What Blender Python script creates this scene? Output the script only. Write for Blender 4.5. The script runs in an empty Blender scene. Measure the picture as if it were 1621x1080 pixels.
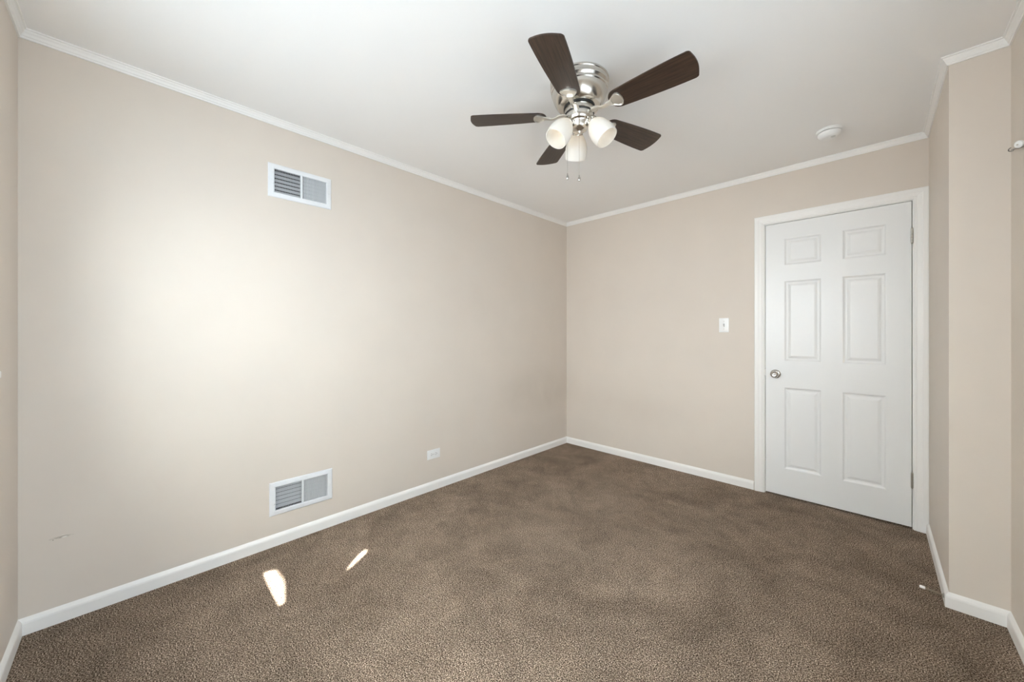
import bpy, bmesh, math, random
from mathutils import Vector, Matrix

random.seed(7)
PI = math.pi
SC = bpy.context.scene
COL = SC.collection

# ------------------------------------------------------------------ measures
# x runs along the back wall, y towards it (back wall y = 0), z up; metres
L = 3.655        # left wall length (front wall at y = -L)
W = 2.657        # back wall length
W2 = 2.822       # room width past the jog in the right wall
S1 = 0.834       # distance of the jog from the back wall
H = 2.41         # ceiling
T = 0.12         # wall thickness
F_PX = 586.8
DL, DR, DT = 1.8373, 2.5867, 2.011      # door slab edges and top
WX0, WX1, WZ0, WZ1 = 0.62, 2.08, 1.085, 2.02   # window opening in the front wall
RY0, RY1, RZ0, RZ1 = -3.32, -1.92, 0.90, 1.79  # added opening for fill light in the recessed right wall, under the curtain wire

# ------------------------------------------------------------------ camera
cam = bpy.data.cameras.new('camera')
cam.sensor_fit = 'HORIZONTAL'
cam.sensor_width = 36.0
cam.lens = F_PX * 36.0 / 1621.0
cam.shift_y = -12.1 / 1621.0
cam.clip_start = 0.02
cam_o = bpy.data.objects.new('camera', cam)
cam_o.location = (2.4239, -3.3365, 1.2)
cam_o.rotation_euler = (PI / 2, 0, 0.77424)
COL.objects.link(cam_o)
SC.camera = cam_o

# ------------------------------------------------------------------ world, sun, exposure
SC.view_settings.view_transform = 'Standard'
SC.view_settings.look = 'None'
SC.view_settings.gamma = 1.0
SC.view_settings.use_curve_mapping = False
SC.view_settings.exposure = 1.07
SC.cycles.use_denoising = True
SC.cycles.max_bounces = 16
SC.cycles.diffuse_bounces = 12
SC.cycles.transparent_max_bounces = 12

world = bpy.data.worlds.new('daylight')
world.use_nodes = True
wn = world.node_tree
bg = wn.nodes['Background']
WORLD_STRENGTH = 13.0
# the sky and the ground in front of the window are brightest straight out, dimmer to either side
_geo = wn.nodes.new('ShaderNodeNewGeometry')
_dot = wn.nodes.new('ShaderNodeVectorMath'); _dot.operation = 'DOT_PRODUCT'
_dot.inputs[1].default_value = (0.0, 1.0, 0.0)         # incoming points back towards the viewer
wn.links.new(_geo.outputs['Incoming'], _dot.inputs[0])
_fac = wn.nodes.new('ShaderNodeMapRange')
_fac.inputs['From Min'].default_value = -1.0
wn.links.new(_dot.outputs['Value'], _fac.inputs['Value'])
_rmp = wn.nodes.new('ShaderNodeValToRGB')
_el = _rmp.color_ramp.elements
_stops = [(-0.35, 0.53, 0.14), (-0.08, 0.36, 0.15), (0.15, 0.26, 0.15), (0.36, 0.335, 0.13), (0.70, 0.42, 0.09), (1.0, 0.62, 0.05)]
while len(_el) < len(_stops):
    _el.new(0.5)
for _e, (_d, _s, _cool) in zip(_el, _stops):           # (facing, brightness, coolness)
    _e.position = (_d + 1) / 2
    _e.color = (_s * (1 - _cool), _s * 0.985, _s * (1 + _cool), 1)
wn.links.new(_fac.outputs['Result'], _rmp.inputs['Fac'])
# the ground reflects less than the sky gives
_sep = wn.nodes.new('ShaderNodeSeparateXYZ')
wn.links.new(_geo.outputs['Incoming'], _sep.inputs[0])
_up = wn.nodes.new('ShaderNodeMapRange')
_up.inputs['From Min'].default_value = 0.6             # looking down (incoming points up)
_up.inputs['From Max'].default_value = -0.4
_up.inputs['To Min'].default_value = 0.58
_up.inputs['To Max'].default_value = 1.4
wn.links.new(_sep.outputs['Z'], _up.inputs['Value'])
_mul = wn.nodes.new('ShaderNodeVectorMath'); _mul.operation = 'SCALE'
wn.links.new(_rmp.outputs['Color'], _mul.inputs[0])
wn.links.new(_up.outputs['Result'], _mul.inputs['Scale'])
wn.links.new(_mul.outputs[0], bg.inputs['Color'])
bg.inputs['Strength'].default_value = WORLD_STRENGTH
SC.world = world

SUN_TO = Vector((0.55, -1.0, 1.48)).normalized()       # direction from the room towards the sun
sun = bpy.data.lights.new('sun', 'SUN')
sun.energy = 40.0
sun.angle = math.radians(0.5)
sun.color = (1.0, 0.97, 0.94)
sun_o = bpy.data.objects.new('sun', sun)
sun_o.rotation_euler = (-SUN_TO).to_track_quat('-Z', 'Y').to_euler()
sun_o.location = (3, -6, 6)
COL.objects.link(sun_o)

for size, loc, rot in (((WX1 - WX0, WZ1 - WZ0), ((WX0 + WX1) / 2, -L - T - 0.01, (WZ0 + WZ1) / 2), (PI / 2, 0, 0)),
                       ((RY1 - RY0, RZ1 - RZ0), (W2 + T + 0.01, (RY0 + RY1) / 2, (RZ0 + RZ1) / 2), (PI / 2, 0, PI / 2))):
    portal = bpy.data.lights.new('window_daylight', 'AREA')      # samples the sky through the front window and the added fill window
    portal.shape = 'RECTANGLE'
    portal.size, portal.size_y = size
    portal.cycles.is_portal = True
    portal_o = bpy.data.objects.new('window_daylight', portal)
    portal_o.location = loc
    portal_o.rotation_euler = rot
    COL.objects.link(portal_o)


# ------------------------------------------------------------------ materials
def mat(name, color=(0.8, 0.8, 0.8), rough=0.5, metal=0.0, spec=0.5):
    m = bpy.data.materials.new(name)
    m.use_nodes = True
    b = m.node_tree.nodes['Principled BSDF']
    b.inputs['Base Color'].default_value = (*color, 1)
    b.inputs['Roughness'].default_value = rough
    b.inputs['Metallic'].default_value = metal
    b.inputs['Specular IOR Level'].default_value = spec
    return m


def nodes(m):
    return m.node_tree.nodes, m.node_tree.links, m.node_tree.nodes['Principled BSDF']


def coords(m, scale=(1, 1, 1)):
    N, K, B = nodes(m)
    tc = N.new('ShaderNodeNewGeometry')
    mp = N.new('ShaderNodeMapping')
    mp.inputs['Scale'].default_value = scale
    K.new(tc.outputs['Position'], mp.inputs['Vector'])
    return mp.outputs['Vector']


def noise(m, vec, scale, detail=2, rough=0.5, dist=0.0):
    N, K, B = nodes(m)
    n = N.new('ShaderNodeTexNoise')
    n.inputs['Scale'].default_value = scale
    n.inputs['Detail'].default_value = detail
    n.inputs['Roughness'].default_value = rough
    n.inputs['Distortion'].default_value = dist
    K.new(vec, n.inputs['Vector'])
    return n.outputs['Fac']


def ramp(m, fac, stops):
    N, K, B = nodes(m)
    r = N.new('ShaderNodeValToRGB')
    e = r.color_ramp.elements
    while len(e) < len(stops):
        e.new(0.5)
    for el, (p, c) in zip(e, stops):
        el.position = p
        el.color = (*c, 1) if len(c) == 3 else c
    K.new(fac, r.inputs['Fac'])
    return r.outputs['Color']


def bump(m, height, strength, dist=0.002):
    N, K, B = nodes(m)
    b = N.new('ShaderNodeBump')
    b.inputs['Strength'].default_value = strength
    b.inputs['Distance'].default_value = dist
    K.new(height, b.inputs['Height'])
    K.new(b.outputs['Normal'], B.inputs['Normal'])


def mixc(m, a, b, fac, mode='MIX'):
    N, K, B = nodes(m)
    x = N.new('ShaderNodeMix')
    x.data_type = 'RGBA'
    x.blend_type = mode
    for sock, v in ((x.inputs[6], a), (x.inputs[7], b)):
        if isinstance(v, tuple):
            sock.default_value = (*v, 1)
        else:
            K.new(v, sock)
    if isinstance(fac, float):
        x.inputs[0].default_value = fac
    else:
        K.new(fac, x.inputs[0])
    return x.outputs[2]


WALL_COL = (0.665, 0.598, 0.527)


def wall_material(name, scuff=None):
    m = mat(name, WALL_COL, 0.55, 0, 0.35)
    N, K, B = nodes(m)
    v = coords(m)
    c = ramp(m, noise(m, v, 3.0, 3), [(0.3, tuple(x * 0.985 for x in WALL_COL)), (0.7, tuple(min(1, x * 1.015) for x in WALL_COL))])
    if scuff:
        # a scraped patch of paint low on the wall: dark smear with a pale chip and a small dent
        def blob(center, sc, lo, hi):
            sep = N.new('ShaderNodeVectorMath'); sep.operation = 'SUBTRACT'
            sep.inputs[1].default_value = center
            K.new(v, sep.inputs[0])
            ml = N.new('ShaderNodeVectorMath'); ml.operation = 'MULTIPLY'
            ml.inputs[1].default_value = (0, 1 / sc[0], 1 / sc[1])
            K.new(sep.outputs[0], ml.inputs[0])
            nz = N.new('ShaderNodeTexNoise'); nz.inputs['Scale'].default_value = 90
            K.new(v, nz.inputs['Vector'])
            ln = N.new('ShaderNodeVectorMath'); ln.operation = 'LENGTH'
            K.new(ml.outputs[0], ln.inputs[0])
            ad = N.new('ShaderNodeMath'); ad.operation = 'ADD'
            K.new(ln.outputs['Value'], ad.inputs[0]); K.new(nz.outputs['Fac'], ad.inputs[1])
            mr = N.new('ShaderNodeMapRange')
            mr.inputs['From Min'].default_value = hi; mr.inputs['From Max'].default_value = lo
            K.new(ad.outputs[0], mr.inputs['Value'])
            return mr.outputs['Result']
        y, z = scuff
        c = mixc(m, c, (0.40, 0.35, 0.29), blob((0, y, z + 0.002), (0.035, 0.006), 0.7, 1.5))
        c = mixc(m, c, (0.80, 0.78, 0.72), blob((0, y + 0.008, z), (0.010, 0.0035), 0.9, 1.4))
        c = mixc(m, c, (0.72, 0.69, 0.62), blob((0, y + 0.004, z + 0.010), (0.008, 0.002), 0.9, 1.4))
        c = mixc(m, c, (0.10, 0.08, 0.06), blob((0, y - 0.022, z - 0.003), (0.0025, 0.002), 0.9, 1.4))
    # soft, slightly darker patches low on the walls round the far left corner
    def soft_patch(center, sc):
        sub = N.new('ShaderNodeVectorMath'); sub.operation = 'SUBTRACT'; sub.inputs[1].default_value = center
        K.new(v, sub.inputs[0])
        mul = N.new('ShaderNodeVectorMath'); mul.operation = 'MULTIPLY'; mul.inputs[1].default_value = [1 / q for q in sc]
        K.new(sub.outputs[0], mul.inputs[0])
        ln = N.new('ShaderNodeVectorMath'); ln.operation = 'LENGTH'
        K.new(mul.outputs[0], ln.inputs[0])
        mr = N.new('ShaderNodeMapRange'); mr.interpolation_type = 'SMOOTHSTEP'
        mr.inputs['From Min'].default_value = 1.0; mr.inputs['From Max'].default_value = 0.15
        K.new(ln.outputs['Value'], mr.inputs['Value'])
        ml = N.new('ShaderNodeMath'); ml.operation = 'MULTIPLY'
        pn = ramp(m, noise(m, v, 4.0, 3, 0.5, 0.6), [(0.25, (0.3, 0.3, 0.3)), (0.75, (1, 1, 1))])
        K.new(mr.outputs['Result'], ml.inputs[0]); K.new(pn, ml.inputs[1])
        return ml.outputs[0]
    c = mixc(m, c, (WALL_COL[0] * 0.88, WALL_COL[1] * 0.87, WALL_COL[2] * 0.85), soft_patch((0, -0.45, 0.62), (0.3, 0.75, 0.30)))
    c = mixc(m, c, (WALL_COL[0] * 0.95, WALL_COL[1] * 0.945, WALL_COL[2] * 0.94), soft_patch((0.75, 0, 0.50), (0.8, 0.3, 0.22)))
    K.new(c, B.inputs['Base Color'])
    bump(m, noise(m, v, 260, 2), 0.06, 0.001)
    return m


M_WALL = wall_material('beige_wall_paint')
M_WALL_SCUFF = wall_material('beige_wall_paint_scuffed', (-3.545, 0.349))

M_CEIL = mat('white_ceiling_paint', (0.90, 0.895, 0.885), 0.8, 0, 0.2)
bump(M_CEIL, noise(M_CEIL, coords(M_CEIL), 180, 2), 0.05, 0.001)

M_TRIM = mat('white_trim_paint', (0.845, 0.828, 0.80), 0.38)
bump(M_TRIM, noise(M_TRIM, coords(M_TRIM), 60, 2), 0.04, 0.001)

M_DOOR = mat('white_door_paint', (0.80, 0.80, 0.79), 0.33)
_v = coords(M_DOOR, (55, 55, 1.6))
_g = noise(M_DOOR, _v, 2.2, 4, 0.6, 1.2)
bump(M_DOOR, _g, 0.28, 0.0015)

M_PLATE = mat('white_plastic', (0.83, 0.83, 0.82), 0.3)
M_ENAMEL = mat('white_enamel_steel', (0.74, 0.75, 0.765), 0.35)
M_DAMPER = mat('grey_damper_steel', (0.66, 0.67, 0.68), 0.45)
M_DARK = mat('dark_cavity', (0.03, 0.03, 0.03), 0.8)
M_SLOT = mat('dark_slot', (0.05, 0.045, 0.04), 0.6)
M_BLACK = mat('black_rubber', (0.015, 0.015, 0.015), 0.5)
M_STEEL = mat('old_nickel', (0.55, 0.53, 0.48), 0.32, 0.9)
M_WIRE = mat('dark_steel_wire', (0.22, 0.20, 0.18), 0.4, 0.7)
M_RUBBER = mat('white_rubber', (0.85, 0.82, 0.78), 0.5)
M_SPRING = mat('dull_brass_spring', (0.32, 0.27, 0.20), 0.4, 0.8)
M_KNOB = mat('satin_nickel', (0.62, 0.60, 0.57), 0.2, 1.0)
M_SUN_MASK = mat('white_sun_mask_sheet', (0.80, 0.80, 0.78), 0.9)  # translucent sheet of the added sun mask, also brightens the floor
_n = M_SUN_MASK.node_tree.nodes
_t = _n.new('ShaderNodeBsdfTranslucent'); _t.inputs['Color'].default_value = (0.8, 0.8, 0.78, 1)
_x = _n.new('ShaderNodeMixShader'); _x.inputs[0].default_value = 0.9
M_SUN_MASK.node_tree.links.new(_n['Principled BSDF'].outputs[0], _x.inputs[1])
M_SUN_MASK.node_tree.links.new(_t.outputs[0], _x.inputs[2])
M_SUN_MASK.node_tree.links.new(_x.outputs[0], _n['Material Output'].inputs['Surface'])

M_NICKEL = mat('brushed_nickel', (0.66, 0.63, 0.58), 0.2, 1.0)
_v = coords(M_NICKEL, (1, 1, 30))
bump(M_NICKEL, noise(M_NICKEL, _v, 40, 2), 0.05, 0.0006)
M_IRON = mat('pale_nickel', (0.72, 0.69, 0.63), 0.3, 0.85)

# carpet: cut pile of mixed brown yarns
M_CARPET = mat('brown_carpet', (0.2, 0.16, 0.13), 1.0, 0, 0.0)
N, K, B = nodes(M_CARPET)
_v = coords(M_CARPET)
_n1 = noise(M_CARPET, _v, 235, 3, 0.7, 0.2)
_yarn = ramp(M_CARPET, _n1, [(0.38, (0.020, 0.012, 0.008)), (0.465, (0.118, 0.085, 0.060)), (0.535, (0.268, 0.203, 0.152)), (0.635, (0.74, 0.60, 0.48))])
_b1 = ramp(M_CARPET, noise(M_CARPET, _v, 2.4, 3, 0.6, 0.8), [(0.32, (0.78, 0.77, 0.76)), (0.68, (1.18, 1.18, 1.18))])
_b2 = ramp(M_CARPET, noise(M_CARPET, _v, 9.0, 4, 0.65, 0.8), [(0.3, (0.86, 0.86, 0.86)), (0.7, (1.14, 1.14, 1.14))])
_big = mixc(M_CARPET, _b1, _b2, 1.0, 'MULTIPLY')
K.new(mixc(M_CARPET, _yarn, _big, 1.0, 'MULTIPLY'), B.inputs['Base Color'])
bump(M_CARPET, _n1, 0.9, 0.005)


# wood: dark walnut blades, the grain along each blade (object coordinates)
def wood_material():
    m = mat('dark_walnut_veneer', (0.07, 0.045, 0.03), 0.36, 0, 0.5)
    N, K, B = nodes(m)
    tc = N.new('ShaderNodeTexCoord')
    mp = N.new('ShaderNodeMapping')
    mp.inputs['Scale'].default_value = (3, 60, 20)
    K.new(tc.outputs['Object'], mp.inputs['Vector'])
    g = noise(m, mp.outputs['Vector'], 2.4, 5, 0.62, 0.8)
    K.new(ramp(m, g, [(0.30, (0.018, 0.009, 0.005)), (0.52, (0.042, 0.023, 0.014)), (0.72, (0.075, 0.042, 0.026))]), B.inputs['Base Color'])
    bump(m, g, 0.12, 0.001)
    return m


M_WOOD = wood_material()


def frosted_glass():
    m = bpy.data.materials.new('frosted_white_glass')
    m.use_nodes = True
    N, K = m.node_tree.nodes, m.node_tree.links
    B = N['Principled BSDF']
    B.inputs['Base Color'].default_value = (0.88, 0.87, 0.85, 1)
    B.inputs['Roughness'].default_value = 0.25
    tr = N.new('ShaderNodeBsdfTranslucent')
    tr.inputs['Color'].default_value = (0.95, 0.93, 0.89, 1)
    mx = N.new('ShaderNodeMixShader')
    mx.inputs[0].default_value = 0.45
    K.new(B.outputs[0], mx.inputs[1]); K.new(tr.outputs[0], mx.inputs[2])
    K.new(mx.outputs[0], N['Material Output'].inputs['Surface'])
    return m


M_SHADE = frosted_glass()


def bulb_material():
    m = mat('lit_bulb', (0.9, 0.88, 0.84), 0.4)
    N, K, B = nodes(m)
    B.inputs['Emission Color'].default_value = (1.0, 0.80, 0.56, 1)
    B.inputs['Emission Strength'].default_value = 0.9
    return m


M_BULB = bulb_material()


def window_glass():
    m = bpy.data.materials.new('window_glass')
    m.use_nodes = True
    N, K = m.node_tree.nodes, m.node_tree.links
    N.remove(N['Principled BSDF'])
    tr = N.new('ShaderNodeBsdfTransparent')
    tr.inputs['Color'].default_value = (0.96, 0.98, 0.97, 1)
    gl = N.new('ShaderNodeBsdfGlossy'); gl.inputs['Roughness'].default_value = 0.02
    mx = N.new('ShaderNodeMixShader'); mx.inputs[0].default_value = 0.05
    K.new(tr.outputs[0], mx.inputs[1]); K.new(gl.outputs[0], mx.inputs[2])
    K.new(mx.outputs[0], N['Material Output'].inputs['Surface'])
    return m


M_GLASS = window_glass()


# ------------------------------------------------------------------ mesh helpers
def obj(name, bm, m, parent=None, smooth=False, angle=None):
    me = bpy.data.meshes.new(name)
    bmesh.ops.recalc_face_normals(bm, faces=bm.faces[:])
    bm.to_mesh(me)
    bm.free()
    for mm in (m if isinstance(m, (list, tuple)) else [m]):
        me.materials.append(mm)
    if smooth:
        for p in me.polygons:
            p.use_smooth = True
        me.set_sharp_from_angle(angle=math.radians(angle or 35))
    o = bpy.data.objects.new(name, me)
    COL.objects.link(o)
    if parent:
        o.parent = parent
    return o


def tag(o, label=None, cat=None, group=None, kind=None):
    if label: o['label'] = label
    if cat: o['category'] = cat
    if group: o['group'] = group
    if kind: o['kind'] = kind
    return o


def empty(name, loc, rot=(0, 0, 0)):
    o = bpy.data.objects.new(name, None)
    o.empty_display_size = 0.05
    o.location = loc
    o.rotation_euler = rot
    COL.objects.link(o)
    return o


def box(bm, a, b, bevel=0.0, M=None):
    vs = [bm.verts.new((x, y, z)) for x in (a[0], b[0]) for y in (a[1], b[1]) for z in (a[2], b[2])]
    fs = [bm.faces.new([vs[i] for i in q]) for q in ((0, 1, 3, 2), (4, 6, 7, 5), (0, 4, 5, 1), (2, 3, 7, 6), (0, 2, 6, 4), (1, 5, 7, 3))]
    if M is not None:
        bmesh.ops.transform(bm, matrix=M, verts=vs)
    if bevel:
        es = list({e for f in fs for e in f.edges})
        bmesh.ops.bevel(bm, geom=es, offset=bevel, segments=2, affect='EDGES', profile=0.6)


def lathe(bm, prof, n=48, M=None, cap=True):
    """prof: list of (r, z); closed with a point where r == 0"""
    rings = []
    for r, z in prof:
        if r < 1e-6:
            rings.append([bm.verts.new((0, 0, z))])
        else:
            rings.append([bm.verts.new((r * math.cos(2 * PI * k / n), r * math.sin(2 * PI * k / n), z)) for k in range(n)])
    for a, b in zip(rings, rings[1:]):
        for k in range(n):
            j = (k + 1) % n
            if len(a) == 1 and len(b) == 1:
                continue
            if len(a) == 1:
                bm.faces.new((a[0], b[k], b[j]))
            elif len(b) == 1:
                bm.faces.new((a[k], a[j], b[0]))
            else:
                bm.faces.new((a[k], a[j], b[j], b[k]))
    if cap:
        for r in (rings[0], rings[-1]):
            if len(r) > 1:
                bm.faces.new(r)
    if M is not None:
        bmesh.ops.transform(bm, matrix=M, verts=[v for r in rings for v in r])


def tube(bm, pts, rad, n=10, cap=True):
    pts = [Vector(p) for p in pts]
    rads = rad if isinstance(rad, (list, tuple)) else [rad] * len(pts)
    rings = []
    up = None
    for i, p in enumerate(pts):
        d = (pts[min(i + 1, len(pts) - 1)] - pts[max(i - 1, 0)]).normalized()
        if up is None:
            up = d.orthogonal().normalized()
        up = (up - d * up.dot(d)).normalized()
        s = d.cross(up)
        rings.append([bm.verts.new(p + (up * math.cos(2 * PI * k / n) + s * math.sin(2 * PI * k / n)) * rads[i]) for k in range(n)])
    for a, b in zip(rings, rings[1:]):
        for k in range(n):
            bm.faces.new((a[k], a[(k + 1) % n], b[(k + 1) % n], b[k]))
    if cap:
        bm.faces.new(rings[0]); bm.faces.new(rings[-1])


def prism(bm, outline, z0, z1, M=None):
    lo = [bm.verts.new((x, y, z0)) for x, y in outline]
    hi = [bm.verts.new((x, y, z1)) for x, y in outline]
    fs = [bm.faces.new(lo), bm.faces.new(hi)]
    n = len(outline)
    for k in range(n):
        bm.faces.new((lo[k], lo[(k + 1) % n], hi[(k + 1) % n], hi[k]))
    if M is not None:
        bmesh.ops.transform(bm, matrix=M, verts=lo + hi)
    return fs


def frame_matrix(origin, ex, ey, ez):
    m = Matrix((ex, ey, ez)).transposed().to_4x4()
    m.translation = Vector(origin)
    return m


def wall_slab(name, M, w, h, t, holes, material, label):
    """wall in local coords: face in the plane z = 0 spanning 0..w, 0..h; body towards -z; holes (u0,v0,u1,v1)"""
    us = sorted({0, w} | {c for q in holes for c in (q[0], q[2])})
    vs = sorted({0, h} | {c for q in holes for c in (q[1], q[3])})
    bm = bmesh.new()
    def solid(i, j):
        if not (0 <= i < len(us) - 1 and 0 <= j < len(vs) - 1):
            return False
        cu, cv = (us[i] + us[i + 1]) / 2, (vs[j] + vs[j + 1]) / 2
        return not any(q[0] < cu < q[2] and q[1] < cv < q[3] for q in holes)
    grid = {}
    def v(i, j, k):
        if (i, j, k) not in grid:
            grid[i, j, k] = bm.verts.new((us[i], vs[j], -t * k))
        return grid[i, j, k]
    for i in range(len(us) - 1):
        for j in range(len(vs) - 1):
            if not solid(i, j):
                continue
            bm.faces.new((v(i, j, 0), v(i + 1, j, 0), v(i + 1, j + 1, 0), v(i, j + 1, 0)))
            bm.faces.new((v(i, j, 1), v(i, j + 1, 1), v(i + 1, j + 1, 1), v(i + 1, j, 1)))
            for (di, dj, a, b) in ((-1, 0, (i, j), (i, j + 1)), (1, 0, (i + 1, j), (i + 1, j + 1)), (0, -1, (i, j), (i + 1, j)), (0, 1, (i, j + 1), (i + 1, j + 1))):
                if not solid(i + di, j + dj):
                    bm.faces.new((v(*a, 0), v(*b, 0), v(*b, 1), v(*a, 1)))
    bmesh.ops.transform(bm, matrix=M, verts=bm.verts[:])
    return tag(obj(name, bm, material), label, 'wall', kind='structure')


def sweep(path, profile, base, ex, ey, en):
    """mitred moulding: path is a list of (a, b) in the plane base + a*ex + b*ey, profile (offset to the left of travel, along en);
    gives one bmesh per straight run"""
    P = [Vector(p) for p in path]
    dirs = [(P[i + 1] - P[i]).normalized() for i in range(len(P) - 1)]
    loops = []
    for i, p in enumerate(P):
        if i == 0 or i == len(P) - 1:
            d = dirs[0] if i == 0 else dirs[-1]
            m = Vector((-d.y, d.x))
        else:
            n1 = Vector((-dirs[i - 1].y, dirs[i - 1].x)); n2 = Vector((-dirs[i].y, dirs[i].x))
            m = (n1 + n2).normalized()
            m = m / m.dot(n1)
        loops.append([Vector(base) + ex * (p.x + m.x * a) + ey * (p.y + m.y * a) + en * c for a, c in profile])
    out = []
    for i in range(len(P) - 1):
        bm = bmesh.new()
        A = [bm.verts.new(v) for v in loops[i]]
        Bv = [bm.verts.new(v) for v in loops[i + 1]]
        n = len(profile)
        for k in range(n):
            bm.faces.new((A[k], A[(k + 1) % n], Bv[(k + 1) % n], Bv[k]))
        bm.faces.new(A); bm.faces.new(Bv)
        out.append(bm)
    return out


X, Y, Z = Vector((1, 0, 0)), Vector((0, 1, 0)), Vector((0, 0, 1))

# ------------------------------------------------------------------ the room shell
VENTS = [(-2.641, 2.064), (-2.6345, 0.2645)]          # register centres (y, z) on the left wall
VW, VH = 0.337, 0.188
VOW, VOH = 0.283, 0.134                                # duct opening

bm = bmesh.new()
box(bm, (-T, -L - T, -0.10), (W2 + T, T + 0.9, 0.0))
tag(obj('floor', bm, M_CARPET), 'brown speckled cut pile carpet floor', 'floor', kind='structure')
bm = bmesh.new()
box(bm, (-T, -L - T, H), (W2 + T, T + 0.9, H + 0.1))
tag(obj('ceiling', bm, M_CEIL), 'smooth white painted ceiling', 'ceiling', kind='structure')

# left wall: seen from inside; local u along -y ... use u = -y
holes = [(-y - VOW / 2, z - VOH / 2, -y + VOW / 2, z + VOH / 2) for y, z in VENTS]
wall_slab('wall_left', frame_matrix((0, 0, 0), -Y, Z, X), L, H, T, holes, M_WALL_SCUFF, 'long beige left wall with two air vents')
wall_slab('wall_back', frame_matrix((-T, 0, 0), X, Z, -Y), W + T, H, T, [(DL - 0.026 + T, -1e-4, DR + 0.026 + T, DT + 0.026)], M_WALL, 'beige back wall with the white door')
wall_slab('wall_front', frame_matrix((W2 + T, -L, 0), -X, Z, Y), W2 + 2 * T, H, T, [(W2 + T - WX1, WZ0, W2 + T - WX0, WZ1)], M_WALL, 'beige front wall with the window')
# right side: the stretch by the door, then a jog outwards
bm = bmesh.new()
box(bm, (W, -S1, 0), (W2 + T, T, H))
tag(obj('wall_right', bm, M_WALL), 'beige right wall projection beside the door', 'wall', kind='structure')
wall_slab('wall_right_recess', frame_matrix((W2, -L - T, 0), Y, Z, -X), L + T - S1, H, T, [(RY0 + L + T, RZ0, RY1 + L + T, RZ1)], M_WALL, 'beige recessed right wall nearest the camera')

# baseboards, one object for each run
BB = [(0, 0), (0.012, 0), (0.012, 0.045), (0.0105, 0.052), (0.006, 0.0595), (0.0, 0.066)]
path = [(1.7625, 0), (0, 0), (0, -L), (W2, -L), (W2, -S1), (W, -S1), (W, -0.0175)]
BM_ = sweep(path, BB, (0, 0, 0), X, Y, Z)
for nm, b_, lb in zip(['baseboard_back', 'baseboard_left', 'baseboard_front', 'baseboard_recess', 'baseboard_jog', 'baseboard_right'], BM_,
                      ['white baseboard along the back wall', 'white baseboard along the left wall', 'white baseboard along the front wall',
                       'white baseboard along the recessed right wall', 'short white baseboard across the wall jog', 'white baseboard beside the door']):
    tag(obj(nm, b_, M_TRIM), lb, 'baseboard', kind='structure')

# crown moulding (stepped), one object for each run
CR = [(0, H), (0, H - 0.036), (0.006, H - 0.036), (0.0075, H - 0.029), (0.010, H - 0.027), (0.0135, H - 0.018), (0.0175, H - 0.012), (0.019, H - 0.006), (0.024, H - 0.005), (0.025, H)]
path = [(W, 0), (0, 0), (0, -L), (W2, -L), (W2, -S1), (W, -S1), (W, 0)]
# closed loop: open path with the joint mitred by hand at (W, 0)
e = 1e-4
full = sweep([(W, -0.3)] + path + [(0.3, 0)], CR, (0, 0, 0), X, Y, Z)[1:-1]
for i, b_ in enumerate(full):
    wl = ['back wall', 'left wall', 'front wall', 'recessed right wall', 'jog face', 'right wall by the door'][i]
    tag(obj('trim_%d' % (i + 1), b_, M_TRIM), 'white stepped crown moulding along the ' + wl, 'moulding', kind='structure')

# ------------------------------------------------------------------ door in the back wall
# casing
JR = 0.026
CAS = [(0, 0), (0, 0.007), (0.005, 0.0095), (0.012, 0.010), (0.016, 0.0125), (0.034, 0.0145), (0.040, 0.0165), (0.058, 0.0170), (0.062, 0.015), (0.062, 0)]
ci = 0.008
cpath = [(DR + ci, 0.0), (DR + ci, DT + ci), (DL - ci, DT + ci), (DL - ci, 0.0)]
# travelling this way the room side offset must point outwards: left of travel is inside, so mirror the profile
casing = bmesh.new()
for part in sweep(cpath, [(-a, c) for a, c in CAS], (0, 0, 0), X, Z, -Y):
    tmp = bpy.data.meshes.new('tmp'); part.to_mesh(tmp); part.free(); casing.from_mesh(tmp); bpy.data.meshes.remove(tmp)
door_frame = tag(obj('trim_7', casing, M_TRIM), 'white moulded casing around the closed door', 'door casing', kind='structure')
jm = bmesh.new()
g = 0.0035
box(jm, (DL - JR, 0.0, 0), (DL - g, T, DT + g))
box(jm, (DR + g, 0.0, 0), (DR + JR, T, DT + g))
box(jm, (DL - JR, 0.0, DT + g), (DR + JR, T, DT + JR))
# stops
box(jm, (DL - g, 0.038, 0), (DL + 0.009, 0.06, DT + g))
box(jm, (DR - 0.009, 0.038, 0), (DR + g, 0.06, DT + g))
box(jm, (DL - g, 0.038, DT - 0.009), (DR + g, 0.06, DT + g))
obj('jamb', jm, M_TRIM, door_frame)

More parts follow.
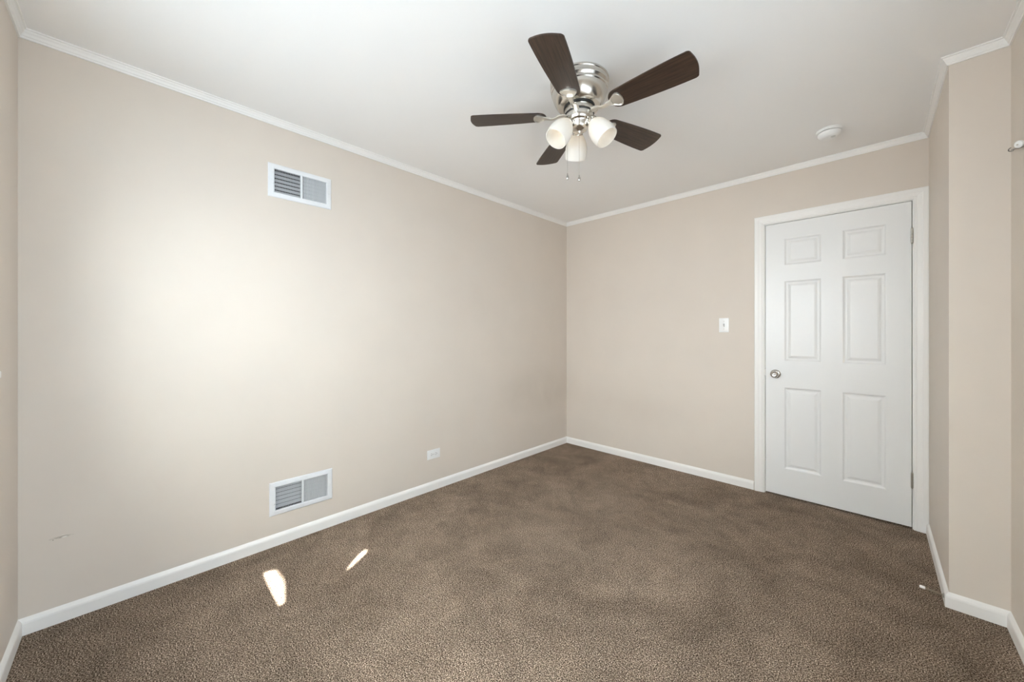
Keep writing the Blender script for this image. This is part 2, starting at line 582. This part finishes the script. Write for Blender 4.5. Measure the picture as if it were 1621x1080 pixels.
# slab with six raised panels
PX = [(1.9494, 2.1625), (2.268, 2.4795)]
PZ = [(0.2065, 0.8060), (0.9960, 1.5850), (1.6965, 1.8955)]
DB = 0.012
bm = bmesh.new()
us = [DL, PX[0][0], PX[0][1], PX[1][0], PX[1][1], DR]
vs = [DB, PZ[0][0], PZ[0][1], PZ[1][0], PZ[1][1], PZ[2][0], PZ[2][1], DT]
DY = 0.001
grid = {}
def gv(i, j):
    if (i, j) not in grid:
        grid[i, j] = bm.verts.new((us[i], DY, vs[j]))
    return grid[i, j]
for i in range(5):
    for j in range(7):
        quad = [gv(i, j), gv(i + 1, j), gv(i + 1, j + 1), gv(i, j + 1)]
        if i in (1, 3) and j in (1, 3, 5):
            prev = quad
            for ins, dep in ((0.004, 0.0005), (0.011, 0.0065), (0.017, 0.0085), (0.024, 0.0085), (0.033, 0.0045), (0.041, 0.0020), (0.043, 0.0020)):
                a0, a1, b0, b1 = us[i] + ins, us[i + 1] - ins, vs[j] + ins, vs[j + 1] - ins
                cur = [bm.verts.new(c) for c in ((a0, DY + dep, b0), (a1, DY + dep, b0), (a1, DY + dep, b1), (a0, DY + dep, b1))]
                for k in range(4):
                    bm.faces.new((prev[k], prev[(k + 1) % 4], cur[(k + 1) % 4], cur[k]))
                prev = cur
            bm.faces.new(prev)
        else:
            bm.faces.new(quad)
# back and edges
bk = [bm.verts.new(c) for c in ((DL, 0.036, DB), (DR, 0.036, DB), (DR, 0.036, DT), (DL, 0.036, DT))]
bm.faces.new(bk)
bm.faces.new([gv(i, 0) for i in range(6)] + [bk[1], bk[0]])
bm.faces.new([gv(i, 7) for i in range(6)] + [bk[2], bk[3]])
bm.faces.new([gv(0, j) for j in range(8)] + [bk[3], bk[0]])
bm.faces.new([gv(5, j) for j in range(8)] + [bk[2], bk[1]])
door = tag(obj('door_1', bm, M_DOOR), 'closed white six-panel door in the back wall', 'door', kind='structure')

# knob with rosette
KX, KZ = 1.898, 0.899
bm = bmesh.new()
Mk = frame_matrix((KX, DY, KZ), X, Z, -Y)
lathe(bm, [(0.010, 0.004), (0.010, 0.020), (0.013, 0.026), (0.0215, 0.031), (0.0262, 0.039), (0.0268, 0.046), (0.0240, 0.054), (0.0165, 0.0595), (0.0150, 0.0600), (0.0140, 0.0585), (0.0085, 0.0580), (0.0078, 0.0605), (0.0, 0.061)], 40, Mk)
knob = obj('knob', bm, M_KNOB, door, True, 40)
bm = bmesh.new()
lathe(bm, [(0.0, 0.0), (0.0325, 0.0), (0.0325, 0.003), (0.029, 0.007), (0.020, 0.009), (0.0, 0.009)], 40, Mk)
obj('rosette', bm, M_KNOB, knob, True, 40)
# latch and strike in the gap
bm = bmesh.new()
box(bm, (DL - 0.0033, -0.0005, KZ - 0.012), (DL - 0.0002, 0.02, KZ + 0.03))
obj('latch_plate', bm, M_STEEL, door)
# hinges
for hz in (1.7975, 0.300):
    bm = bmesh.new()
    hx, hy = DR + 0.0015, -0.0055
    h2 = 0.0445
    for k in range(5):
        z0 = hz - h2 + k * 2 * h2 / 5
        lathe(bm, [(0.0, z0 + 0.0006), (0.0050, z0 + 0.0006), (0.0057, z0 + 0.0014), (0.0057, z0 + 2 * h2 / 5 - 0.0014), (0.0050, z0 + 2 * h2 / 5 - 0.0006), (0.0, z0 + 2 * h2 / 5 - 0.0006)], 16, Matrix.Translation((hx, hy, 0)))
    for sgn in (1, -1):
        zt = hz + sgn * h2
        lathe(bm, [(0.0, zt - 0.001), (0.0048, zt - 0.001), (0.0048, zt + sgn * 0.002), (0.003, zt + sgn * 0.005), (0.0, zt + sgn * 0.006)], 16, Matrix.Translation((hx, hy, 0)))
    box(bm, (DR - 0.004, -0.0005, hz - h2), (hx, 0.0004, hz + h2))
    hg = obj('hinge', bm, M_STEEL, door, True, 40)
    hg['label'] = 'nickel butt hinge'

# space behind the door so no light leaks round its edges
bm = bmesh.new()
box(bm, (DL - 0.15, T, 0), (DR + 0.15, T + 0.02, DT + 0.15))
tag(obj('wall_hallway', bm, M_WALL), 'wall closing the space behind the door', 'wall', kind='structure')

# ------------------------------------------------------------------ window in the front wall (behind the camera's left shoulder)
def window(name, M, w, h, horn, label):
    """cased double sash window; local u along the wall, v up from the sill, w into the room"""
    def put(nm, b, m, par=None):
        bmesh.ops.transform(b, matrix=M, verts=b.verts[:])
        return tag(obj(nm, b, m, par), kind='structure')
    b = bmesh.new()
    for part in sweep([(w, 0), (w, h), (0, h), (0, 0)], [(-a, c) for a, c in CAS], (0, 0, 0), X, Y, Z):
        tmp = bpy.data.meshes.new('tmp'); part.to_mesh(tmp); part.free(); b.from_mesh(tmp); bpy.data.meshes.remove(tmp)
    root = tag(put(name, b, M_TRIM), label, 'window')
    b = bmesh.new(); box(b, (-horn, -0.022, 0.02 - T), (w + horn, 0, 0.036), 0.003)
    put('window_sill', b, M_TRIM, root)
    b = bmesh.new(); box(b, (-0.06, -0.075, 0), (w + 0.06, -0.022, 0.013))
    put('apron', b, M_TRIM, root)
    for (z0, z1, d) in ((0, h / 2 + 0.02, 0.05 - T), (h / 2 - 0.02, h, 0.018 - T)):
        b = bmesh.new()
        for (a0, a1) in ((0, w / 2), (w / 2, w)):
            box(b, (a0, z0, d), (a0 + 0.035, z1, d + 0.03))
            box(b, (a1 - 0.035, z0, d), (a1, z1, d + 0.03))
            box(b, (a0, z0, d), (a1, z0 + 0.035, d + 0.03))
            box(b, (a0, z1 - 0.035, d), (a1, z1, d + 0.03))
        sash = put('sash', b, M_TRIM, root)
        b = bmesh.new(); box(b, (0.03, z0 + 0.03, d + 0.013), (w - 0.03, z1 - 0.03, d + 0.016))
        put('pane', b, M_GLASS, sash)
    return root


window_front = window('window_1', frame_matrix((WX1, -L, WZ0), -X, Z, Y), WX1 - WX0, WZ1 - WZ0, 0.115, 'wide white cased window in the front wall')
fill_window = window('added_fill_window', frame_matrix((W2, RY0, RZ0), Y, Z, -X), RY1 - RY0, RZ1 - RZ0, 0.08, 'added white cased window for fill light in the recessed right wall')  # unseen window added to fill the room with light
bm = bmesh.new()
box(bm, (W2 + T, -6.0, 2.45), (W2 + T + 0.62, 0.6, 2.52))  # unseen overhang added to keep the sun out of the fill window
tag(obj('added_sun_block', bm, M_CEIL, fill_window), kind='structure')

# unseen sheet added to block the sun; its two holes shape the carpet patches
AW = Vector((0, -L - T - 0.02, 2.45))                 # top edge on the outer wall face
AD = Vector((0, -1.25, -0.68)).normalized()           # downward slope
AN = X.cross(AD).normalized()
def to_sun_mask(x, y):
    p = Vector((x, y, 0.0))
    t = (AW - p).dot(AN) / SUN_TO.dot(AN)
    q = p + SUN_TO * t - AW
    return (q.x, q.dot(AD))
SPOTS = [[(0.236, -2.876), (0.252, -2.834), (0.375, -2.826), (0.545, -2.866), (0.549, -2.893), (0.40, -2.885)],
         [(0.402, -2.438), (0.432, -2.440), (0.468, -2.497), (0.5105, -2.570), (0.506, -2.576), (0.452, -2.513)]]
cu = bpy.data.curves.new('added_sun_mask', 'CURVE')
cu.dimensions = '2D'
cu.fill_mode = 'BOTH'
cu.extrude = 0.0
def poly(pts):
    s = cu.splines.new('POLY')
    s.points.add(len(pts) - 1)
    for q, (a, b) in zip(s.points, pts):
        q.co = (a, b, 0, 1)
    s.use_cyclic_u = True
poly([(0.2, 0.0), (3.0, 0.0), (3.0, 0.88), (0.2, 0.88)])
for sp in SPOTS:
    poly([to_sun_mask(*q) for q in sp])
cu.materials.append(M_SUN_MASK)
aw = bpy.data.objects.new('added_sun_mask', cu)
aw.matrix_world = frame_matrix(AW, X, AD, AN)
COL.objects.link(aw)
aw.parent = window_front
tag(aw, kind='structure')


# ------------------------------------------------------------------ air registers on the left wall
def register(y, z, label, lever):
    """local frame: u along +y (towards the back wall), v up, w out of the wall"""
    M = frame_matrix((0, y, z), Y, Z, X)
    root = empty('air_vent', (0, y, z))
    tag(root, label, 'air vent', 'white wall registers on the left wall')
    def fin(name, b, m, par=root, **kw):
        bmesh.ops.transform(b, matrix=Matrix.Translation((0, -y, -z)) @ M, verts=b.verts[:])
        return obj(name, b, m, par, **kw)
    # frame: sloping rim round the opening
    b = bmesh.new()
    ow, oh, iw, ih = VW / 2, VH / 2, 0.1385, 0.066
    prev = None
    for (a, c, d) in ((ow, oh, 0.0), (ow, oh, 0.003), (ow - 0.004, oh - 0.004, 0.006), (iw + 0.004, ih + 0.004, 0.0085), (iw, ih, 0.007), (iw, ih, -0.006)):
        cur = [b.verts.new(q) for q in ((-a, -c, d), (a, -c, d), (a, c, d), (-a, c, d))]
        if prev:
            for k in range(4):
                b.faces.new((prev[k], prev[(k + 1) % 4], cur[(k + 1) % 4], cur[k]))
        prev = cur
    # centre bar, screw heads
    box(b, (-0.005, -ih, -0.002), (0.005, ih, 0.0075))
    for sx in (-1, 1):
        lathe(b, [(0, 0.006), (0.0035, 0.006), (0.0035, 0.0085), (0.002, 0.0095), (0, 0.0098)], 14, Matrix.Translation((sx * 0.1535, 0.0, 0)))
    fr = fin('frame', b, M_ENAMEL)
    # fine upright louvres, leaning left on one half and right on the other
    for sgn, nm in ((-1, 'louvers'), (1, 'louvers')):
        b = bmesh.new()
        n = 17
        for k in range(n):
            uc = sgn * (0.005 + (0.1335 * (k + 0.5) / n))
            a = sgn * math.radians(17 if sgn > 0 else 14)
            R = Matrix.Translation((uc, 0, -0.002)) @ Matrix.Rotation(a, 4, 'Y')
            hd = 0.0054
            box(b, (-0.0006, -ih, -hd), (0.0006, ih, hd), 0, R)
        fin(nm, b, M_ENAMEL)
    # flat damper blades lying behind the louvres
    for k in range(6):
        b = bmesh.new()
        vc = -ih + (k + 0.5) * 2 * ih / 6
        R = Matrix.Translation((0, vc, -0.024)) @ Matrix.Rotation(math.radians(68), 4, 'X')
        box(b, (-iw, -0.0006, -0.0092), (iw, 0.0006, 0.0092), 0, R)
        fin('damper_blade', b, M_DAMPER)
    # lever in its slot on the left of the frame
    b = bmesh.new()
    box(b, (-0.1455, -0.042, 0.0062), (-0.1425, 0.002, 0.0079))
    fin('lever_slot', b, M_SLOT)
    b = bmesh.new()
    box(b, (-0.1460, lever - 0.005, 0.007), (-0.1420, lever + 0.005, 0.018), 0.001)
    fin('lever', b, M_ENAMEL)
    # duct behind: open box
    b = bmesh.new()
    w_, h_, d_ = VOW / 2 - 0.001, VOH / 2 - 0.001, -T - 0.03
    q = [b.verts.new(c) for c in ((-w_, -h_, -0.002), (w_, -h_, -0.002), (w_, h_, -0.002), (-w_, h_, -0.002), (-w_, -h_, d_), (w_, -h_, d_), (w_, h_, d_), (-w_, h_, d_))]
    for f in ((0, 1, 5, 4), (1, 2, 6, 5), (2, 3, 7, 6), (3, 0, 4, 7), (4, 5, 6, 7)):
        b.faces.new([q[i] for i in f])
    fin('duct', b, M_DARK)
    return root


register(*VENTS[0], 'white metal air register high on the left wall near the crown moulding', -0.02)
register(*VENTS[1], 'white metal air register low on the left wall just above the baseboard', -0.03)

# ------------------------------------------------------------------ outlet (lying on its side) on the left wall
oy, oz = -1.7215, 0.2735
root = tag(empty('wall_outlet', (0, oy, oz)), 'small white duplex outlet set sideways low on the left wall', 'outlet')
MO = frame_matrix((0, 0, 0), Y, Z, X)
b = bmesh.new()
box(b, (-0.057, -0.035, 0), (0.057, 0.035, 0.0055), 0.002)
bmesh.ops.transform(b, matrix=MO, verts=b.verts[:])
obj('cover_plate', b, M_PLATE, root, True, 40)
for s in (-1, 1):
    b = bmesh.new()
    out = [(s * 0.0195 + 0.0145 * math.copysign(abs(math.cos(t)) ** 0.8, math.cos(t)), max(-0.0135, min(0.0135, 0.0172 * math.sin(t)))) for t in [2 * PI * k / 32 for k in range(32)]]
    prism(b, out, 0.005, 0.0072)
    bmesh.ops.transform(b, matrix=MO, verts=b.verts[:])
    rc = obj('receptacle', b, M_PLATE, root)
    b = bmesh.new()
    for (dx, dy, hx_, hy_) in ((-0.003, 0.0062, 0.0042, 0.0012), (-0.003, -0.0062, 0.0036, 0.0012)):
        box(b, (s * 0.0195 + dx - hx_, dy - hy_, 0.0066), (s * 0.0195 + dx + hx_, dy + hy_, 0.0076))
    lathe(b, [(0, 0.0066), (0.0024, 0.0066), (0.0024, 0.0076), (0, 0.0076)], 12, Matrix.Translation((s * 0.0195 + 0.0075, 0, 0)))
    bmesh.ops.transform(b, matrix=MO, verts=b.verts[:])
    obj('slots', b, M_SLOT, rc)
b = bmesh.new()
lathe(b, [(0, 0.005), (0.0032, 0.005), (0.0028, 0.0072), (0, 0.0076)], 14)
bmesh.ops.transform(b, matrix=MO, verts=b.verts[:])
obj('screw', b, M_STEEL, root)

# ------------------------------------------------------------------ light switch on the back wall
sx_, sz_ = 1.5555, 1.2655
root = tag(empty('light_switch', (sx_, 0, sz_)), 'white toggle light switch on the back wall left of the door', 'light switch')
MS = frame_matrix((0, 0, 0), X, Z, -Y)
b = bmesh.new()
box(b, (-0.0355, -0.0575, 0), (0.0355, 0.0575, 0.0055), 0.002)
bmesh.ops.transform(b, matrix=MS, verts=b.verts[:])
obj('switch_plate', b, M_PLATE, root, True, 40)
b = bmesh.new()
box(b, (-0.0058, -0.0125, 0.0045), (0.0058, 0.0125, 0.0062))
bmesh.ops.transform(b, matrix=MS, verts=b.verts[:])
obj('toggle_slot', b, mat('grey_slot', (0.45, 0.45, 0.44), 0.5), root)
b = bmesh.new()
box(b, (-0.0046, -0.0055, 0.0045), (0.0046, 0.0055, 0.0185), 0.0015, Matrix.Translation((0, -0.002, 0)) @ Matrix.Rotation(math.radians(28), 4, 'X'))
bmesh.ops.transform(b, matrix=MS, verts=b.verts[:])
obj('toggle', b, M_PLATE, root)
for s in (-1, 1):
    b = bmesh.new()
    lathe(b, [(0, 0.005), (0.0032, 0.005), (0.0028, 0.0067), (0, 0.007)], 14, Matrix.Translation((0, s * 0.0305, 0)))
    bmesh.ops.transform(b, matrix=MS, verts=b.verts[:])
    obj('screw', b, M_STEEL, root)

# ------------------------------------------------------------------ smoke detector on the ceiling
root = tag(empty('smoke_detector', (2.231, -0.440, H)), 'round white smoke detector on the ceiling near the door', 'smoke detector')
b = bmesh.new()
lathe(b, [(0, 0), (0.060, 0), (0.062, -0.003), (0.062, -0.008), (0.0595, -0.011), (0.0595, -0.0135), (0.057, -0.016), (0, -0.016)], 56)
obj('mounting_base', b, M_PLATE, root, True, 30)
b = bmesh.new()
lathe(b, [(0, -0.015), (0.050, -0.015), (0.050, -0.019), (0, -0.019)], 56)
obj('vent_gap', b, M_SLOT, root)
b = bmesh.new()
lathe(b, [(0, -0.0185), (0.0545, -0.0185), (0.0545, -0.024), (0.052, -0.033), (0.045, -0.042), (0.037, -0.047), (0.026, -0.048), (0.0, -0.048)], 56)
obj('cover', b, M_PLATE, root, True, 30)
b = bmesh.new()
lathe(b, [(0, -0.046), (0.0115, -0.046), (0.0115, -0.0495), (0.009, -0.0510), (0, -0.0510)], 24, Matrix.Translation((0.018, -0.012, 0)))
obj('test_button', b, mat('grey_plastic', (0.62, 0.62, 0.60), 0.4), root, True, 30)

# ------------------------------------------------------------------ door stop on the baseboard corner
dsz = 0.034
p0, p1 = Vector((W - 0.0115, -S1 + 0.020, dsz)), Vector((2.5725, -S1 + 0.036, dsz))
root = tag(empty('door_stop', p0), 'spring door stop with white rubber tip on the baseboard corner', 'door stop')
d = (p1 - p0); Ld = d.length; d.normalize()
s1 = d.orthogonal().normalized(); s2 = d.cross(s1)
Md = frame_matrix((0, 0, 0), s1, s2, d)
b = bmesh.new()
lathe(b, [(0, 0), (0.011, 0), (0.010, 0.003), (0.006, 0.005), (0, 0.005)], 20, Md)
obj('mounting_plate', b, M_STEEL, root, True, 40)
b = bmesh.new()
turns = 16
tube(b, [(s1 * math.cos(2 * PI * k / 10) + s2 * math.sin(2 * PI * k / 10)) * 0.0042 + d * (0.004 + (Ld - 0.021) * k / (10.0 * turns)) for k in range(10 * turns + 1)], 0.0013, 6)
obj('spring', b, M_SPRING, root, True, 60)
b = bmesh.new()
lathe(b, [(0, Ld - 0.018), (0.0058, Ld - 0.018), (0.0065, Ld - 0.016), (0.0065, Ld - 0.003), (0.005, Ld), (0, Ld)], 20, Md)
t_ = obj('rubber_tip', b, M_RUBBER, root, True, 40)
t_['label'] = 'white rubber tip'

# ------------------------------------------------------------------ curtain wire on the recessed wall
root = tag(empty('curtain_wire', (W2, -0.93, 1.93)), 'thin metal curtain wire with white cap on the recessed right wall', 'curtain wire')
def rel(p): return Vector(p) - Vector((W2, -0.93, 1.93))
b = bmesh.new()
tube(b, [rel(q) for q in ((W2 - 0.006, -0.880, 1.934), (W2 - 0.006, -0.91, 1.926), (W2 - 0.006, -0.99, 1.902), (W2 - 0.006, -1.049, 1.886), (W2 - 0.006, -1.20, 1.879), (W2 - 0.006, -1.6, 1.876), (W2 - 0.006, -2.3, 1.874), (W2 - 0.006, -3.1, 1.884), (W2 - 0.006, -3.60, 1.912))], 0.0016, 8)
obj('wire', b, M_WIRE, root, True)
b = bmesh.new()
tube(b, [rel((W2 - 0.006 - 0.008 * math.sin(t), -0.880 - 0.005 * math.cos(t), 1.936 + 0.006 * math.cos(t))) for t in [0.2 + 5.0 * k / 14 for k in range(15)]], 0.0016, 8)
obj('hook', b, M_WIRE, root, True)
b = bmesh.new()
ax = Vector((-0.75, -0.6, -0.28)).normalized()
a1 = ax.orthogonal().normalized()
lathe(b, [(0, -0.006), (0.012, -0.006), (0.0135, -0.002), (0.0125, 0.002), (0.006, 0.0045), (0, 0.005)], 28, frame_matrix(rel((W2 - 0.016, -1.043, 1.9005)), a1, ax.cross(a1), ax))
cap = obj('cap', b, M_PLATE, root, True, 40)
b = bmesh.new()
lathe(b, [(0, 0.003), (0.003, 0.003), (0.003, 0.0056), (0, 0.0058)], 12, frame_matrix(rel((W2 - 0.016, -1.043, 1.9005)), a1, ax.cross(a1), ax))
obj('screw', b, M_STEEL, cap)
b = bmesh.new()
tube(b, [rel((W2, -1.043, 1.9005)), rel((W2 - 0.012, -1.043, 1.9005))], 0.005, 10)
obj('post', b, M_PLATE, root, True)

# ------------------------------------------------------------------ ceiling fan with three lamps
FX, FY = 1.4074, -1.834
fan = tag(empty('ceiling_fan', (FX, FY, H)), 'brushed nickel ceiling fan with five walnut blades and three glass lamps', 'ceiling fan')
def fz(z): return z - H
b = bmesh.new()
lathe(b, [(r, fz(z)) for r, z in ((0, H), (0.136, H), (0.139, 2.4065), (0.139, 2.400), (0.1365, 2.397), (0.136, 2.385), (0.138, 2.382), (0.138, 2.376), (0.1345, 2.372), (0.131, 2.366),
      (0.1335, 2.362), (0.1335, 2.355), (0.130, 2.351), (0.128, 2.340), (0.122, 2.322), (0.113, 2.304), (0.103, 2.290), (0.095, 2.284), (0.090, 2.283), (0.0, 2.283))], 72)
obj('motor_housing', b, M_NICKEL, fan, True, 28)
b = bmesh.new()
lathe(b, [(r, fz(z)) for r, z in ((0, 2.284), (0.074, 2.284), (0.074, 2.276), (0, 2.276))], 48)
obj('motor_gap', b, M_BLACK, fan)
b = bmesh.new()
lathe(b, [(r, fz(z)) for r, z in ((0, 2.277), (0.066, 2.277), (0.071, 2.274), (0.071, 2.256), (0.067, 2.253), (0, 2.253))], 56)
obj('flywheel', b, M_NICKEL, fan, True, 30)
b = bmesh.new()
lathe(b, [(r, fz(z)) for r, z in ((0, 2.254), (0.069, 2.254), (0.0705, 2.251), (0.069, 2.248), (0, 2.248))], 56)
obj('gasket_ring', b, M_BLACK, fan, True)
b = bmesh.new()
lathe(b, [(r, fz(z)) for r, z in ((0, 2.249), (0.066, 2.249), (0.0665, 2.240), (0.064, 2.222), (0.059, 2.215), (0.050, 2.211), (0.046, 2.204), (0.044, 2.190), (0.038, 2.180), (0.026, 2.173), (0.012, 2.170), (0.009, 2.164), (0.006, 2.160), (0, 2.159))], 56)
obj('switch_housing', b, M_NICKEL, fan, True, 30)

# blades: built along +x from the hub, then turned; bracket is a child of its blade
A0 = 5.0743
PITCH = -0.1926
BR, BW = 0.5265, 0.0685
BZ = 2.250
def blade_outline():
    pts = []
    r0 = 0.158
    # root: rounded, narrower than the tip
    for k in range(13):
        t = PI / 2 + PI * k / 12
        pts.append((r0 + 0.040 + 0.040 * math.cos(t), 0.0515 * math.sin(t)))
    w_tip = BW
    # lower edge out to the tip
    for k in range(1, 9):
        f = k / 9
        pts.append((r0 + 0.04 + (BR - 0.018 - r0 - 0.04) * f, -(0.0515 + (w_tip - 0.0515) * math.sin(f * PI / 2))))
    # tip: gently bowed with rounded corners
    c = 0.012
    for k in range(7):
        t = -PI / 2 + (PI / 2 - 0.25) * k / 6
        pts.append((BR - 0.008 - c + c * math.cos(t), -w_tip + c + c * math.sin(t)))
    for k in range(1, 8):
        s = -1 + 2 * k / 8
        pts.append((BR - 0.008 + 0.010 * (1 - s * s) , s * (w_tip - c)))
    for k in range(7):
        t = 0.25 + (PI / 2 - 0.25) * k / 6
        pts.append((BR - 0.008 - c + c * math.cos(t), w_tip - c + c * math.sin(t)))
    for k in range(8, 0, -1):
        f = k / 9
        pts.append((r0 + 0.04 + (BR - 0.018 - r0 - 0.04) * f, (0.0515 + (w_tip - 0.0515) * math.sin(f * PI / 2))))
    return pts
b = bmesh.new()
fs = prism(b, blade_outline(), -0.003, 0.003)
es = [e for e in b.edges if (fs[0] in e.link_faces) != (fs[1] in e.link_faces)]
bmesh.ops.bevel(b, geom=es, offset=0.0012, segments=2, affect='EDGES')
blade_mesh_obj = obj('blade', b, M_WOOD, fan)

# bracket in blade coordinates: shield-shaped pad under the blade, neck back to the flywheel
def pad_outline(scale=1.0, n=10):
    pts = []
    cx_ = 0.195
    raw = [(0.140, -0.008), (0.163, -0.014), (0.178, -0.026), (0.192, -0.036), (0.202, -0.0385), (0.210, -0.034), (0.2165, -0.022), (0.2195, -0.010), (0.2200, 0.0)]
    raw = raw + [(x, -y) for x, y in reversed(raw[:-1])]
    return [(cx_ + (x - cx_) * scale, y * scale) for x, y in raw]
b = bmesh.new()
o1, o2, o3 = pad_outline(1.0), pad_outline(0.93), pad_outline(0.82)
lv = []
for o_, z_ in ((o1, -0.0032), (o1, -0.0085), (o2, -0.0105), (o3, -0.0062)):
    lv.append([b.verts.new((x, y, z_)) for x, y in o_])
for A_, B_ in zip(lv, lv[1:]):
    for k in range(len(A_)):
        b.faces.new((A_[k], A_[(k + 1) % len(A_)], B_[(k + 1) % len(A_)], B_[k]))
b.faces.new(lv[0]); b.faces.new(lv[-1])
# neck: curved flat bar
neck = [(0.064, 0.0, 0.016), (0.082, 0.002, 0.0145), (0.100, -0.0015, 0.0115), (0.120, -0.010, 0.0095), (0.138, -0.0115, 0.009), (0.155, -0.0085, 0.011), (0.172, -0.008, 0.014)]
rings = []
for (x, z, hw) in neck:
    ht = 0.0042
    rings.append([b.verts.new((x, y_, z + z2)) for y_, z2 in ((-hw, -ht * 0.4), (-hw * 0.6, -ht), (hw * 0.6, -ht), (hw, -ht * 0.4), (hw, ht * 0.4), (hw * 0.6, ht), (-hw * 0.6, ht), (-hw, ht * 0.4))])
for A_, B_ in zip(rings, rings[1:]):
    for k in range(8):
        b.faces.new((A_[k], A_[(k + 1) % 8], B_[(k + 1) % 8], B_[k]))
b.faces.new(rings[0]); b.faces.new(rings[-1])
brk_obj = obj('blade_bracket', b, M_IRON, blade_mesh_obj, True, 35)
for k in range(5):
    if k == 0:
        bo, br_ = blade_mesh_obj, brk_obj
    else:
        bo = blade_mesh_obj.copy(); COL.objects.link(bo); bo.parent = fan
        br_ = brk_obj.copy(); COL.objects.link(br_); br_.parent = bo
    bo.location = (0, 0, fz(BZ))
    bo.rotation_euler = (PITCH, 0, A0 + k * 2 * PI / 5)

# light kit: arm + socket + tulip shade + bulb at each of three azimuths
for az in (132, 252, 12):
    a = math.radians(az)
    u = Vector((math.cos(a), math.sin(a), 0))
    tilt = math.radians(36)
    ax = (u * math.sin(tilt) - Z * math.cos(tilt)).normalized()      # shade axis, pointing out and down
    side = Z.cross(u)
    nk = u * 0.060 + Z * fz(2.208)                                   # neck of the shade
    Ms = frame_matrix(nk, side, ax.cross(side), ax)
    b = bmesh.new()
    tube(b, [u * 0.034 + Z * fz(2.222), u * 0.046 + Z * fz(2.221), u * 0.055 + Z * fz(2.217), nk - ax * 0.008], [0.012, 0.0125, 0.013, 0.014], 16)
    lathe(b, [(0, -0.014), (0.017, -0.014), (0.021, -0.009), (0.0235, 0.0), (0.0265, 0.010), (0.0275, 0.017), (0.0265, 0.0185), (0, 0.0185)], 32, Ms)
    for q in range(3):
        t = 2 * PI * q / 3 + 0.6
        lathe(b, [(0, 0.0), (0.0028, 0.0), (0.0028, 0.007), (0, 0.008)], 10, Ms @ Matrix.Rotation(t, 4, 'Z') @ Matrix.Translation((0.024, 0, 0.009)) @ Matrix.Rotation(PI / 2, 4, 'Y'))
    sk = obj('lamp_socket', b, M_NICKEL, fan, True, 35)
    b = bmesh.new()
    outer = [(0.0235, 0.006), (0.0255, 0.016), (0.033, 0.026), (0.042, 0.040), (0.0495, 0.058), (0.054, 0.078), (0.0555, 0.098), (0.0545, 0.116), (0.0520, 0.131)]
    prof = outer + [(r - 0.0028, z) for r, z in reversed(outer)]
    lathe(b, prof + [prof[0]], 48, Ms, cap=False)
    bmesh.ops.remove_doubles(b, verts=b.verts[:], dist=1e-5)
    sh = obj('lamp_shade', b, M_SHADE, fan, True, 60)
    b = bmesh.new()
    lathe(b, [(0, 0.018), (0.012, 0.018), (0.012, 0.026), (0.015, 0.034), (0.0205, 0.044), (0.0225, 0.053), (0.0205, 0.064), (0.0145, 0.0715), (0.007, 0.0745), (0, 0.075)], 28, Ms)
    obj('bulb', b, M_BULB, sh, True, 60)

# pull chains: bead chain with an end drop
for (cx_, cy_, z0, z1) in ((0.0, 0.0, 2.161, 1.958), (-0.040, -0.040, 2.214, 1.965)):
    b = bmesh.new()
    tube(b, [(cx_, cy_, fz(z0)), (cx_, cy_, fz(z1))], 0.0007, 6)
    n = int((z0 - z1) / 0.0042)
    for k in range(n):
        lathe(b, [(0, -0.0013), (0.0012, -0.0006), (0.0012, 0.0006), (0, 0.0013)], 6, Matrix.Translation((cx_, cy_, fz(z0 - (k + 0.5) * 0.0042))))
    ch = obj('pull_chain', b, M_STEEL, fan)
    b = bmesh.new()
    lathe(b, [(r, fz(z1 + dz)) for r, dz in ((0, 0.006), (0.0022, 0.005), (0.0026, 0.0), (0.0034, -0.004), (0.0066, -0.012), (0.0072, -0.018), (0.0055, -0.0235), (0, -0.026))], 18, Matrix.Translation((cx_, cy_, 0)))
    obj('chain_drop', b, M_KNOB, ch, True, 40)
